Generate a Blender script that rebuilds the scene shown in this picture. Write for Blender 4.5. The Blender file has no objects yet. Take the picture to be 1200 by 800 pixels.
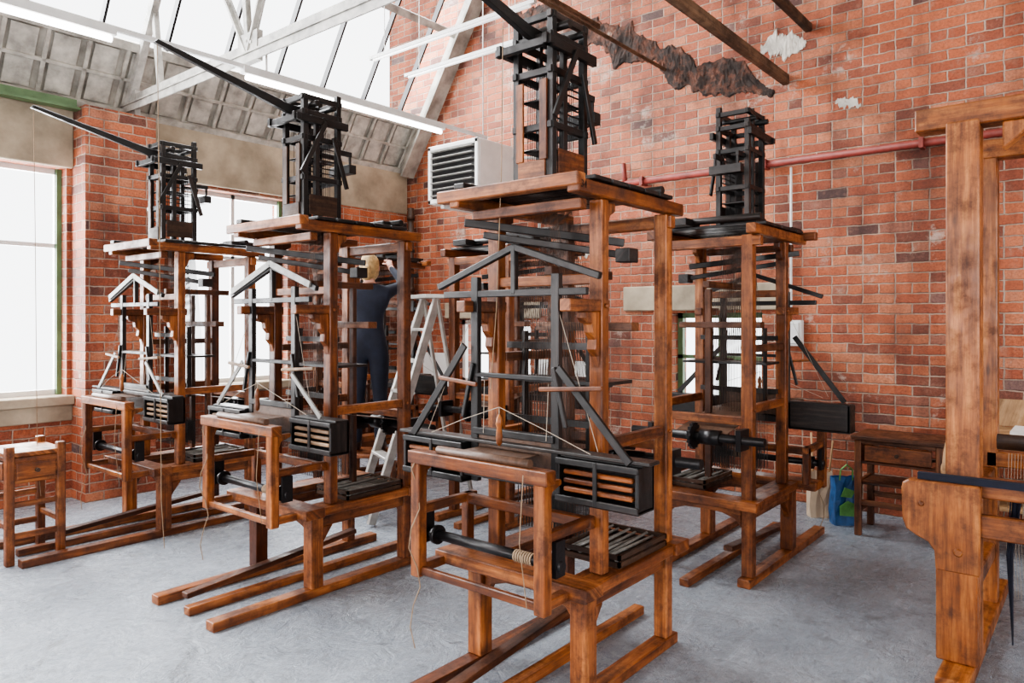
import bpy, bmesh, math, random
from mathutils import Vector, Matrix, noise as mnoise
random.seed(7)
scene = bpy.context.scene
COL = scene.collection

# ------------------------------------------------------------------ materials
def nodes_of(name):
    m = bpy.data.materials.new(name); m.use_nodes = True
    nt = m.node_tree; b = nt.nodes['Principled BSDF']
    return m, nt, b
def N(nt, typ, **kw):
    n = nt.nodes.new(typ)
    for k, v in kw.items(): setattr(n, k, v)
    return n
def ramp(nt, stops, interp='LINEAR'):
    r = N(nt, 'ShaderNodeValToRGB'); r.color_ramp.interpolation = interp
    el = r.color_ramp.elements
    while len(el) < len(stops): el.new(0.5)
    for e, (p, c) in zip(el, stops):
        e.position = p; e.color = (c[0], c[1], c[2], 1)
    return r
def math_(nt, op, a, b=None, c=None):
    n = N(nt, 'ShaderNodeMath', operation=op)
    for i, v in enumerate((a, b, c)):
        if v is None: continue
        if isinstance(v, (int, float)): n.inputs[i].default_value = v
        else: nt.links.new(v, n.inputs[i])
    return n.outputs[0]
def mixc(nt, fac, a, b, blend='MIX'):
    n = N(nt, 'ShaderNodeMix', data_type='RGBA', blend_type=blend)
    for s, v in ((0, fac), (6, a), (7, b)):
        if isinstance(v, (int, float)): n.inputs[s].default_value = v
        elif isinstance(v, tuple): n.inputs[s].default_value = (v[0], v[1], v[2], 1)
        else: nt.links.new(v, n.inputs[s])
    return n.outputs[2]
def noise(nt, vec, scale, detail=3, rough=.5, dist=0):
    n = N(nt, 'ShaderNodeTexNoise'); n.inputs['Scale'].default_value = scale
    n.inputs['Detail'].default_value = detail; n.inputs['Roughness'].default_value = rough; n.inputs['Distortion'].default_value = dist
    if vec is not None: nt.links.new(vec, n.inputs['Vector'])
    return n.outputs['Fac']

def plain(name, col, rough=.6, metal=0, var=.25, scale=9, bump=.1):
    m, nt, b = nodes_of(name)
    tc = N(nt, 'ShaderNodeTexCoord')
    f = noise(nt, tc.outputs['Object'], scale, 5, .6)
    dark = tuple(c * (1 - var) for c in col); lite = tuple(min(1, c * (1 + var)) for c in col)
    r = ramp(nt, [(.3, dark), (.7, lite)]); nt.links.new(f, r.inputs[0])
    nt.links.new(r.outputs[0], b.inputs['Base Color'])
    b.inputs['Roughness'].default_value = rough; b.inputs['Metallic'].default_value = metal
    bp = N(nt, 'ShaderNodeBump'); bp.inputs['Strength'].default_value = bump; bp.inputs['Distance'].default_value = .01
    nt.links.new(noise(nt, tc.outputs['Object'], scale * 5, 4), bp.inputs['Height'])
    nt.links.new(bp.outputs[0], b.inputs['Normal'])
    return m

def wood(name, c1, c2, c3, rough=.38, contrast=1.0, spec=.5, grime=.5, tint=((.50, .42, .36), (.95, .92, .88), (1.35, 1.42, 1.5))):
    m, nt, b = nodes_of(name)
    uv = N(nt, 'ShaderNodeUVMap', uv_map='UVMap'); tc = N(nt, 'ShaderNodeTexCoord'); tv = N(nt, 'ShaderNodeUVMap', uv_map='Tint')
    sp = N(nt, 'ShaderNodeSeparateXYZ'); nt.links.new(tv.outputs[0], sp.inputs[0])
    mp = N(nt, 'ShaderNodeMapping'); mp.inputs['Scale'].default_value = (2.2, 34, 1)
    nt.links.new(uv.outputs[0], mp.inputs[0])
    f = noise(nt, mp.outputs[0], 1.0, 7, .70)
    mp2 = N(nt, 'ShaderNodeMapping'); mp2.inputs['Scale'].default_value = (1.3, 4, 1)
    nt.links.new(uv.outputs[0], mp2.inputs[0])
    f2 = noise(nt, mp2.outputs[0], 1.6, 4, .6)
    r = ramp(nt, [(.32, c1), (.5, c2), (.68, c3)]); nt.links.new(f, r.inputs[0])
    r2 = ramp(nt, [(.34, (.34, .28, .24)), (.58, (1, 1, 1)), (.85, (1.0, 1.0, 1.0))]); nt.links.new(f2, r2.inputs[0])
    col = mixc(nt, .85 * contrast, r.outputs[0], r2.outputs[0], 'MULTIPLY')
    mp3 = N(nt, 'ShaderNodeMapping'); mp3.inputs['Scale'].default_value = (3, 9, 1)
    nt.links.new(uv.outputs[0], mp3.inputs[0])
    vo = N(nt, 'ShaderNodeTexVoronoi'); vo.inputs['Scale'].default_value = 1.0
    nt.links.new(mp3.outputs[0], vo.inputs['Vector'])
    kr = ramp(nt, [(.05, (.25, .2, .18)), (.13, (1, 1, 1))]); nt.links.new(vo.outputs['Distance'], kr.inputs[0])
    col = mixc(nt, .7, col, kr.outputs[0], 'MULTIPLY')
    tr = ramp(nt, [(0, tint[0]), (.5, tint[1]), (1, tint[2])]); nt.links.new(sp.outputs[0], tr.inputs[0])
    col = mixc(nt, 1.0, col, tr.outputs[0], 'MULTIPLY')
    g = noise(nt, tc.outputs['Object'], 6.5, 9, .74)
    gr = ramp(nt, [(.38, (.25, .19, .16)), (.51, (1, 1, 1)), (.68, (1.4, 1.36, 1.32))]); nt.links.new(g, gr.inputs[0])
    col = mixc(nt, grime, col, gr.outputs[0], 'MULTIPLY')
    nt.links.new(col, b.inputs['Base Color'])
    rr = ramp(nt, [(.38, (rough + .28,) * 3), (.58, (rough,) * 3)]); nt.links.new(g, rr.inputs[0])
    nt.links.new(rr.outputs[0], b.inputs['Roughness'])
    b.inputs['Specular IOR Level'].default_value = spec
    bp = N(nt, 'ShaderNodeBump'); bp.inputs['Strength'].default_value = .4; bp.inputs['Distance'].default_value = .003
    nt.links.new(math_(nt, 'ADD', f, math_(nt, 'MULTIPLY', g, .6)), bp.inputs['Height']); nt.links.new(bp.outputs[0], b.inputs['Normal'])
    return m

def brick(name, dirty=0.0):
    m, nt, b = nodes_of(name)
    uv = N(nt, 'ShaderNodeUVMap', uv_map='UVMap')
    nz = N(nt, 'ShaderNodeTexNoise'); nz.inputs['Scale'].default_value = 14; nz.inputs['Detail'].default_value = 3
    nt.links.new(uv.outputs[0], nz.inputs['Vector'])
    vs = N(nt, 'ShaderNodeVectorMath', operation='SUBTRACT'); vs.inputs[1].default_value = (.5, .5, .5)
    nt.links.new(nz.outputs['Color'], vs.inputs[0])
    vm = N(nt, 'ShaderNodeVectorMath', operation='MULTIPLY_ADD'); vm.inputs[1].default_value = (.020, .020, 0)
    nt.links.new(vs.outputs[0], vm.inputs[0]); nt.links.new(uv.outputs[0], vm.inputs[2])
    sx = N(nt, 'ShaderNodeSeparateXYZ'); nt.links.new(vm.outputs[0], sx.inputs[0])
    rowf = math_(nt, 'DIVIDE', sx.outputs[1], .080)
    row = math_(nt, 'FLOOR', rowf)
    hdr = math_(nt, 'LESS_THAN', math_(nt, 'MODULO', row, 4.0), .5)
    width = math_(nt, 'SUBTRACT', .238, math_(nt, 'MULTIPLY', hdr, .119))
    off = math_(nt, 'MULTIPLY', math_(nt, 'MODULO', row, 2.0), .5)
    uf = math_(nt, 'ADD', math_(nt, 'DIVIDE', sx.outputs[0], width), off)
    uid = math_(nt, 'FLOOR', uf)
    fu = math_(nt, 'FRACT', uf); fv = math_(nt, 'FRACT', rowf)
    du = math_(nt, 'MULTIPLY', math_(nt, 'MINIMUM', fu, math_(nt, 'SUBTRACT', 1.0, fu)), width)
    dv = math_(nt, 'MULTIPLY', math_(nt, 'MINIMUM', fv, math_(nt, 'SUBTRACT', 1.0, fv)), .080)
    dd = math_(nt, 'MINIMUM', du, dv)
    mr = N(nt, 'ShaderNodeMapRange'); mr.inputs['From Min'].default_value = .0025; mr.inputs['From Max'].default_value = .0075
    nt.links.new(dd, mr.inputs['Value'])
    mask = mr.outputs[0]
    cx = N(nt, 'ShaderNodeCombineXYZ'); nt.links.new(uid, cx.inputs[0]); nt.links.new(row, cx.inputs[1])
    wn = N(nt, 'ShaderNodeTexWhiteNoise', noise_dimensions='2D'); nt.links.new(cx.outputs[0], wn.inputs['Vector'])
    br = ramp(nt, [(0, (.09, .045, .04)), (.03, (.20, .058, .032)), (.18, (.33, .083, .037)), (.55, (.41, .110, .046)),
                   (.8, (.47, .142, .062)), (.94, (.50, .19, .098)), (.985, (.27, .10, .065)), (1, (.12, .085, .085))])
    nt.links.new(wn.outputs[0], br.inputs[0])
    fine = noise(nt, uv.outputs[0], 55, 6, .75)
    fr = ramp(nt, [(.3, (.42, .37, .35)), (.52, (1, 1, 1)), (.72, (1.35, 1.35, 1.35))]); nt.links.new(fine, fr.inputs[0])
    bc = mixc(nt, .9, br.outputs[0], fr.outputs[0], 'MULTIPLY')
    mn = noise(nt, uv.outputs[0], 2.2, 5, .6)
    mrp = ramp(nt, [(.38, (.20, .11, .072)), (.60, (.50, .36, .26))]); nt.links.new(mn, mrp.inputs[0])
    mort = mixc(nt, fine, mrp.outputs[0], (.54, .42, .34))
    drag = noise(nt, uv.outputs[0], 8, 9, .78)
    dr = ramp(nt, [(.52, (0, 0, 0)), (.70, (1, 1, 1))]); nt.links.new(drag, dr.inputs[0])
    bc = mixc(nt, math_(nt, 'MULTIPLY', dr.outputs[0], .5), bc, (.45, .25, .17))
    col = mixc(nt, mask, mort, bc)
    big = noise(nt, uv.outputs[0], .9, 8, .70)
    sr = ramp(nt, [(.36, (.30, .245, .235)), (.50, (1, 1, 1)), (.7, (1.15, 1.12, 1.1))]); nt.links.new(big, sr.inputs[0])
    col = mixc(nt, min(1, .7 + .3 * dirty), col, sr.outputs[0], 'MULTIPLY')
    mpv = N(nt, 'ShaderNodeMapping'); mpv.inputs['Scale'].default_value = (2.2, .35, 1)
    nt.links.new(uv.outputs[0], mpv.inputs[0])
    run = noise(nt, mpv.outputs[0], 1.5, 6, .65)
    rv = ramp(nt, [(.38, (.45, .40, .38)), (.52, (1, 1, 1))]); nt.links.new(run, rv.inputs[0])
    col = mixc(nt, .6, col, rv.outputs[0], 'MULTIPLY')
    mpx = N(nt, 'ShaderNodeMapping'); mpx.inputs['Location'].default_value = (31.3, 12.7, 0)
    nt.links.new(uv.outputs[0], mpx.inputs[0])
    pn = noise(nt, mpx.outputs[0], 1.8, 13, .76)
    pr = ramp(nt, [(.575 - .04 * dirty, (0, 0, 0)), (.64, (1, 1, 1))]); nt.links.new(pn, pr.inputs[0])
    pf = math_(nt, 'MULTIPLY', pr.outputs[0], .62)
    col = mixc(nt, pf, col, (.52, .44, .37))
    nt.links.new(col, b.inputs['Base Color'])
    b.inputs['Roughness'].default_value = .68
    bp = N(nt, 'ShaderNodeBump'); bp.inputs['Strength'].default_value = .9; bp.inputs['Distance'].default_value = .014
    h = math_(nt, 'ADD', mask, math_(nt, 'MULTIPLY', fine, .6))
    nt.links.new(h, bp.inputs['Height']); nt.links.new(bp.outputs[0], b.inputs['Normal'])
    return m

def floor_mat():
    m, nt, b = nodes_of('painted_floor')
    tc = N(nt, 'ShaderNodeTexCoord')
    f = noise(nt, tc.outputs['Object'], 1.1, 9, .72)
    r = ramp(nt, [(.3, (.19, .218, .255)), (.52, (.275, .308, .35)), (.72, (.36, .395, .44))]); nt.links.new(f, r.inputs[0])
    f2 = noise(nt, tc.outputs['Object'], 9, 12, .78)
    r2 = ramp(nt, [(.37, (.42, .41, .39)), (.47, (1, 1, 1)), (.66, (1.15, 1.15, 1.15))]); nt.links.new(f2, r2.inputs[0])
    col = mixc(nt, .6, r.outputs[0], r2.outputs[0], 'MULTIPLY')
    mp = N(nt, 'ShaderNodeMapping'); mp.inputs['Scale'].default_value = (1.2, 9, 1); mp.inputs['Rotation'].default_value = (0, 0, .6)
    nt.links.new(tc.outputs['Object'], mp.inputs[0])
    f3 = noise(nt, mp.outputs[0], 1.6, 10, .78, .6)
    r3 = ramp(nt, [(.57, (1, 1, 1)), (.64, (1.6, 1.6, 1.6))]); nt.links.new(f3, r3.inputs[0])
    col = mixc(nt, .6, col, r3.outputs[0], 'MULTIPLY')
    dn = noise(nt, tc.outputs['Object'], 2.6, 13, .82, .8)
    dk = ramp(nt, [(.37, (.28, .265, .25)), (.43, (1, 1, 1))]); nt.links.new(dn, dk.inputs[0])
    nt.links.new(mixc(nt, .65, col, dk.outputs[0], 'MULTIPLY'), b.inputs['Base Color'])
    rr = ramp(nt, [(.35, (.45,) * 3), (.6, (.16,) * 3)]); nt.links.new(f2, rr.inputs[0])
    nt.links.new(rr.outputs[0], b.inputs['Roughness'])
    bp = N(nt, 'ShaderNodeBump'); bp.inputs['Strength'].default_value = .6; bp.inputs['Distance'].default_value = .035
    h = math_(nt, 'ADD', noise(nt, tc.outputs['Object'], 5, 9, .62, .9), math_(nt, 'MULTIPLY', f3, .5))
    nt.links.new(h, bp.inputs['Height']); nt.links.new(bp.outputs[0], b.inputs['Normal'])
    return m

def rubble_mat():
    m, nt, b = nodes_of('sooty_broken_brick'); tc = N(nt, 'ShaderNodeTexCoord')
    f = noise(nt, tc.outputs['Object'], 7, 8, .75)
    r = ramp(nt, [(.3, (.010, .008, .008)), (.48, (.035, .024, .020)), (.60, (.12, .048, .030)), (.70, (.26, .19, .15))]); nt.links.new(f, r.inputs[0])
    nt.links.new(r.outputs[0], b.inputs['Base Color']); b.inputs['Roughness'].default_value = .95
    return m

M = {}
M['brick'] = brick('red_brick', .1)
M['brick_dirty'] = brick('weathered_brick', .9)
M['floor'] = floor_mat()
M['wood'] = wood('varnished_pine', (.075, .021, .006), (.235, .072, .018), (.43, .165, .050), rough=.33, grime=.75)
M['wood_near'] = wood('orange_pine', (.12, .033, .007), (.31, .098, .022), (.50, .20, .055), rough=.30, grime=.7, tint=((.8, .76, .7), (1, 1, 1), (1.15, 1.18, 1.2)))
M['wood_dark'] = wood('aged_brown_pine', (.04, .013, .005), (.12, .040, .013), (.22, .085, .030), rough=.38, grime=.6)
M['dark'] = wood('blackened_wood', (.003, .003, .003), (.008, .0075, .0075), (.024, .020, .019), rough=.34, tint=((.6, .6, .6), (1, 1, 1), (2.2, 1.8, 1.6)))
M['darkbrown'] = wood('dark_brown_wood', (.018, .009, .005), (.055, .025, .012), (.09, .045, .022), rough=.45)
M['oldbeam'] = wood('old_beam_wood', (.05, .026, .014), (.12, .065, .035), (.20, .12, .07), rough=.7)
M['palewood'] = wood('pale_wood', (.30, .17, .08), (.46, .29, .15), (.56, .38, .22), rough=.5, grime=.3)
M['slat'] = wood('shuttle_slat_wood', (.12, .07, .035), (.24, .15, .085), (.38, .26, .16), rough=.45, grime=.5)
M['rubble'] = rubble_mat()
M['greywood'] = plain('grey_strap', (.20, .195, .18), .45, .0, .4, 20)
M['concrete'] = plain('lintel_concrete', (.36, .30, .22), .85, 0, .4, 2.5, .3)
M['boards'] = plain('painted_roof_boards', (.34, .32, .28), .7, 0, .5, 4)
M['ribs'] = plain('painted_roof_ribs', (.43, .41, .365), .7, 0, .45, 7)
M['white'] = plain('white_paint', (.70, .70, .68), .45, 0, .1, 5)
M['steel'] = plain('painted_truss_steel', (.40, .39, .36), .55, 0, .5, 7)
M['green'] = plain('green_paint', (.10, .17, .08), .5, 0, .3, 6)
M['redpipe'] = plain('red_oxide_paint', (.22, .04, .03), .55, 0, .4, 10)
M['black'] = plain('black_metal', (.012, .011, .012), .34, .3, .4, 12)
M['alu'] = plain('aluminium', (.50, .49, .46), .4, .5, .25, 10)
M['rope'] = plain('hemp_cord', (.27, .19, .12), .9, 0, .2, 30)
M['thread'] = plain('linen_thread', (.34, .29, .23), .8, 0, .1, 30)
M['silk'] = plain('brown_silk_warp', (.10, .055, .035), .45, 0, .4, 40)
M['navy'] = plain('navy_cloth', (.008, .011, .024), .85, 0, .3, 14)
M['skin'] = plain('skin', (.55, .28, .20), .5, 0, .06, 8, .02)
M['hair'] = plain('blonde_hair', (.46, .31, .14), .55, 0, .4, 30, .5)
M['shoe'] = plain('black_shoe', (.02, .02, .02), .4)
M['paper'] = plain('brown_paper', (.58, .45, .32), .8, 0, .1, 8)
M['sheet'] = plain('white_paper', (.74, .74, .72), .7, 0, .04, 4)
M['bluebag'] = plain('blue_bag', (.02, .09, .24), .5, 0, .5, 14)
M['greenlabel'] = plain('green_bag_print', (.10, .28, .07), .5, 0, .4, 12)
M['plaster'] = plain('broken_plaster', (.48, .45, .40), .9, 0, .4, 6, .5)
def emis(name, s):
    m, nt, b = nodes_of(name)
    b.inputs['Base Color'].default_value = (.9, .9, .9, 1)
    b.inputs['Emission Color'].default_value = (1, .98, .95, 1); b.inputs['Emission Strength'].default_value = s
    return m
M['tube'] = emis('lit_fluorescent_tube', 8)
M['tube_glow'] = emis('fluorescent_diffuser', .8)  # emission puts a faint glow into the hanging tubes

# ------------------------------------------------------------------ mesh builder
class Part:
    def __init__(s):
        s.bm = bmesh.new(); s.uv = s.bm.loops.layers.uv.new('UVMap'); s.tn = s.bm.loops.layers.uv.new('Tint')
    def _uvbox(s, faces, mat, L):
        ou, ov = random.uniform(0, 50), random.uniform(0, 50); tt = min(1, max(0, random.gauss(.5, .26)))
        inv = mat.inverted(); ax = max(range(3), key=lambda i: L[i])
        o = [i for i in range(3) if i != ax]
        for f in faces:
            for l in f.loops:
                c = inv @ l.vert.co
                l[s.uv].uv = (c[ax] + ou, c[o[0]] + c[o[1]] + ov); l[s.tn].uv = (tt, .5)
    def obox(s, mat, sx, sy, sz):
        r = bmesh.ops.create_cube(s.bm, size=1, matrix=mat @ Matrix.Diagonal((sx, sy, sz, 1)))
        fs = set(f for v in r['verts'] for f in v.link_faces)
        # UVs must be metric: use the unscaled matrix
        s._uvbox(fs, mat, (sx, sy, sz)); return s
    def box(s, x0, x1, y0, y1, z0, z1):
        return s.obox(Matrix.Translation(((x0 + x1) / 2, (y0 + y1) / 2, (z0 + z1) / 2)), abs(x1 - x0), abs(y1 - y0), abs(z1 - z0))
    def bar(s, a, b, w, h=None, ext=0):
        h = h or w; a = Vector(a); b = Vector(b); d = b - a; L = d.length; d.normalize()
        up = Vector((0, 0, 1)) if abs(d.z) < .95 else Vector((1, 0, 0))
        side = up.cross(d).normalized(); u2 = d.cross(side).normalized()
        R = Matrix((d, side, u2)).transposed().to_4x4()
        return s.obox(Matrix.Translation((a + b) / 2) @ R, L + 2 * ext, w, h)
    def cyl(s, a, b, r, r2=None, seg=12):
        a = Vector(a); b = Vector(b); d = b - a
        q = d.to_track_quat('Z', 'Y').to_matrix().to_4x4()
        mat = Matrix.Translation((a + b) / 2) @ q
        rr = bmesh.ops.create_cone(s.bm, cap_ends=True, segments=seg, radius1=r, radius2=r if r2 is None else r2, depth=d.length, matrix=mat)
        fs = set(f for v in rr['verts'] for f in v.link_faces)
        s._uvbox(fs, mat, (0, 0, 1)); 
        if seg > 6:
            for f in fs:
                if len(f.verts) == 4: f.smooth = True
        return s
    def prism(s, prof, axis, a, b, grain=None):
        def P(p, t):
            if axis == 'x': return (t, p[0], p[1])
            if axis == 'y': return (p[0], t, p[1])
            return (p[0], p[1], t)
        va = [s.bm.verts.new(P(p, a)) for p in prof]; vb = [s.bm.verts.new(P(p, b)) for p in prof]
        fs = [s.bm.faces.new(va), s.bm.faces.new(vb[::-1])]
        n = len(prof)
        for i in range(n):
            fs.append(s.bm.faces.new([va[i], vb[i], vb[(i + 1) % n], va[(i + 1) % n]]))
        bmesh.ops.recalc_face_normals(s.bm, faces=fs)
        s._uvbox(fs, Matrix.Identity(4), grain or ((.5, 0, 1) if axis != 'z' else (1, .5, .1))); return s
    def lathe(s, a, prof, seg=14):
        rings = []
        for r, z in prof:
            rings.append([s.bm.verts.new((a[0] + r * math.cos(t), a[1] + r * math.sin(t), a[2] + z)) for t in [2 * math.pi * i / seg for i in range(seg)]])
        fs = [s.bm.faces.new(rings[0][::-1]), s.bm.faces.new(rings[-1])]
        for i in range(len(rings) - 1):
            for j in range(seg):
                f = s.bm.faces.new([rings[i][j], rings[i][(j + 1) % seg], rings[i + 1][(j + 1) % seg], rings[i + 1][j]]); f.smooth = True; fs.append(f)
        s._uvbox(fs, Matrix.Translation(a), (0, 0, 1)); return s
    def poly(s, pts, r, seg=5):
        for a, b in zip(pts[:-1], pts[1:]): s.cyl(a, b, r, seg=seg)
        return s
    def worlduv(s):
        s.bm.normal_update()
        for f in s.bm.faces:
            n = f.normal; ax = max(range(3), key=lambda i: abs(n[i]))
            for l in f.loops:
                c = l.vert.co
                l[s.uv].uv = (c.y + 20, c.z + 20) if ax == 0 else ((c.x + 20, c.z + 20) if ax == 1 else (c.x + 20, c.y + 20))
        return s
    def done(s, name, mat, parent=None, bevel=0):
        me = bpy.data.meshes.new(name); s.bm.to_mesh(me); s.bm.free()
        o = bpy.data.objects.new(name, me); COL.objects.link(o)
        for mm in (mat if isinstance(mat, list) else [mat]): me.materials.append(M[mm])
        if parent: o.parent = parent
        if bevel:
            b = o.modifiers.new('bevel', 'BEVEL'); b.width = bevel; b.segments = 1; b.limit_method = 'ANGLE'; b.angle_limit = math.radians(60)
        return o
def empty(name, loc=(0, 0, 0), rz=0):
    e = bpy.data.objects.new(name, None); COL.objects.link(e); e.location = loc; e.rotation_euler = (0, 0, rz); e.empty_display_size = .2
    return e

# ------------------------------------------------------------------ room
XR, YL, X0, Y0 = 6.35, 7.0, -3.2, -3.5
EAVE = 3.45; RY, RZ = 5.2, 6.30
Part().box(X0 - .3, XR + .35, Y0 - .3, YL + .35, -.1, 0).done('floor', 'floor')
def wall_x(part, x0, x1, ya, yb, za, zb, holes):
    cur = ya
    for (h0, h1, g0, g1) in sorted(holes):
        part.box(x0, x1, cur, h0, za, zb); part.box(x0, x1, h0, h1, za, g0); part.box(x0, x1, h0, h1, g1, zb); cur = h1
    part.box(x0, x1, cur, yb, za, zb)
def wall_y(part, y0, y1, xa, xb, za, zb, holes):
    cur = xa
    for (h0, h1, g0, g1) in sorted(holes):
        part.box(cur, h0, y0, y1, za, zb); part.box(h0, h1, y0, y1, za, g0); part.box(h0, h1, y0, y1, g1, zb); cur = h1
    part.box(cur, xb, y0, y1, za, zb)
HR = [(2.36, 3.23, .75, 1.62), (4.95, 6.1, .8, 1.55)]
p = Part(); wall_x(p, XR, XR + .3, Y0, YL + .3, 0, 6.8, HR); p.worlduv().done('wall_right', 'brick')
HL = [(-2.3, -.3, .9, 2.87), (.3, 2.42, .9, 2.87), (3.45, 4.62, .9, 2.87)]
p = Part(); wall_y(p, YL, YL + .3, X0, XR, 0, EAVE, HL)
p.box(2.46, 3.05, 6.7, YL, 0, 3.38); p.box(-.2, .2, 6.7, YL, 0, 3.38)
p.worlduv().done('wall_left', 'brick')
p = Part().box(4.72, XR, 6.96, YL, 0, 2.9); p.worlduv().done('trim_1', 'brick_dirty')
p = Part(); wall_x(p, X0 - .3, X0, Y0, YL + .3, 0, 6.8, [(-2.5, 0, .9, 2.9), (1.0, 3.5, .9, 2.9), (4.2, 6.2, .9, 2.9)]); p.worlduv().done('wall_near_left', 'brick')
p = Part(); wall_y(p, Y0 - .3, Y0, X0, XR, 0, 4.0, [(-2.5, 0, .9, 2.9), (.8, 3.2, .9, 2.9), (3.8, 5.8, .9, 2.9)]); p.worlduv().done('wall_near_right', 'brick')
p = Part(); p.box(X0, 2.46, 6.95, YL, 2.87, 3.42); p.box(3.05, XR, 6.95, YL, 2.9, 3.42)
p.box(-.0, 2.46, 6.92, 7.2, .82, .9); p.box(3.4, 4.66, 6.92, 7.2, .82, .9); p.box(0, 2.46, 6.97, YL, .68, .82)
p.done('trim_2', 'concrete', bevel=.008)
p = Part(); p.box(6.31, XR, 2.2, 3.75, 1.64, 1.88); p.box(6.31, XR, 4.8, 6.25, 1.57, 1.76); p.box(6.28, 6.45, 2.3, 3.29, .69, .75); p.box(6.28, 6.45, 4.9, 6.15, .74, .8)
p.done('trim_3', 'concrete', bevel=.01)

# roof
dY, dZ = RY - YL, RZ - EAVE; L = math.hypot(dY, dZ); uy, uz = dY / L, dZ / L; ny, nz = -uz, uy
def onroof(t, off=0): return (YL + uy * t + ny * off * 1.0, EAVE + uz * t - abs(nz) * off * 1.0)
def slab(part, t0, t1, o0, o1, xa, xb):
    a = onroof(t0, o0); b = onroof(t1, o0); c = onroof(t1, o1); d = onroof(t0, o1)
    part.prism([a, b, c, d], 'x', xa, xb)
p = Part(); slab(p, -.02, .62, -.05, -.01, X0, XR); slab(p, 2.95, L + .05, -.05, -.01, X0, XR)
p.prism([(RY, RZ), (RY, RZ + .06), (Y0 - .3, 3.26), (Y0 - .3, 3.2)], 'x', X0, XR)
p.done('ceiling', 'boards')
p = Part()
x = X0 + .1
while x < XR:
    slab(p, .0, .60, 0, .03, x, x + .03); slab(p, .06, .56, 0, .010, x + .06, x + .26); x += .31
slab(p, .58, .66, -.01, .05, X0, XR); slab(p, -.02, .05, 0, .06, X0, XR); slab(p, .30, .33, 0, .03, X0, XR)
p.done('trim_4', 'ribs', bevel=.003)
w = empty('window_1')
p = Part(); x = X0 + .15
while x < XR - .1:
    slab(p, .6, 3.0, -.05, .02, x, x + .022); x += .56
p.done('glazing_bars', 'black', w)
p = Part(); slab(p, 1.75, 1.83, -.0, .07, X0, XR); slab(p, 2.92, 3.0, 0, .07, X0, XR)
p.done('purlins', 'steel', w)
p = Part(); slab(p, 0, L, 0, .16, XR - .12, XR); slab(p, 0, L, .16, .19, XR - .2, XR); p.done('trim_5', 'boards')
def truss(x):
    e = empty('roof_truss')
    p = Part()
    p.bar((x, 6.98, 3.5), (x, Y0, 3.5), .09, .012); p.bar((x, 6.98, 3.545), (x, Y0, 3.545), .012, .08)
    p.bar((x - .03, 6.98, 3.46), (x - .03, Y0, 3.46), .012, .06)
    slab(p, .05, L, .02, .10, x - .03, x + .03)
    def web(a, b): p.bar((x, a[0], a[1]), (x, b[0], b[1]), .045, .018); p.bar((x + .02, a[0], a[1]), (x + .02, b[0], b[1]), .012, .05)
    web((4.9, 3.5), onroof(2.0, .05)); web((4.9, 3.5), (5.2, 6.2)); web((6.3, 3.5), onroof(1.0, .05)); web((4.9, 3.5), (3.9, 5.7)); web((2.6, 3.5), (2.6, 5.2)); web((2.6, 3.5), (3.9, 5.7))
    p.box(x - .012, x + .035, 4.76, 5.02, 3.44, 3.66); p.box(x - .012, x + .035, 6.75, 6.98, 3.38, 3.62)
    for (yy, zz) in ((4.82, 3.5), (4.96, 3.5), (4.9, 3.6), (4.84, 3.58), (6.85, 3.5), (6.92, 3.5)): p.cyl((x - .02, yy, zz), (x + .045, yy, zz), .012, seg=8)
    p.done('truss_members', 'steel', e)
truss(2.9); truss(.2)
p = Part(); p.box(X0, 2.46, 6.88, 6.97, 3.37, 3.45); p.box(X0, 2.46, 6.80, 6.9, 3.35, 3.37); p.done('trim_6', 'green')
e = empty('fluorescent_light_run')
p = Part(); p.bar((.9, 4.72, 3.34), (5.35, 4.72, 3.34), .025, .03); 
for x in (2.9, .2): p.cyl((x + .04, 4.72, 3.34), (x + .04, 4.72, 3.5), .008)
p.cyl((5.3, 4.72, 3.34), (5.3, 4.72, 5.9), .006)
for a in (2.75, 1.0): p.bar((a, 4.72, 3.315), (a + 2.0 if a > 2 else a + .9, 4.72, 3.315), .06, .045)
p.done('batten_housing', 'white', e)
p = Part(); p.cyl((2.78, 4.72, 3.27), (4.72, 4.72, 3.27), .02); p.cyl((1.05, 4.72, 3.27), (1.88, 4.72, 3.27), .02); p.done('tubes', 'tube', e)
for (x, ya, yb) in ((4.95, 3.9, 5.45), (4.42, 3.4, 5.35)):
    e = empty('hanging_fluorescent_light')
    p = Part(); p.bar((x, ya, 4.0), (x, yb, 4.0), .035, .03); 
    for yy in (ya + .2, yb - .2): p.cyl((x, yy, 4.0), (x, yy, RZ - .05 - (RY - min(yy, RY)) * .356 - max(0, yy - RY) * 1.6), .004, seg=6)
    p.done('batten_body', 'white', e); Part().cyl((x, ya + .05, 3.975), (x, yb - .05, 3.975), .013).done('tube', 'tube_glow', e)
for (yy, zz, w_, h_, xe) in ((2.15, 3.62, .06, .09, 6.34), (1.96, 4.02, .06, .07, 6.34), (3.3, 3.96, .03, .03, 6.34), (3.9, 4.45, .05, .05, 6.1)):
    Part().box(1.5, xe, yy - w_ / 2, yy + w_ / 2, zz - h_ / 2, zz + h_ / 2).done('roof_purlin', 'oldbeam', bevel=.008)
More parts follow.
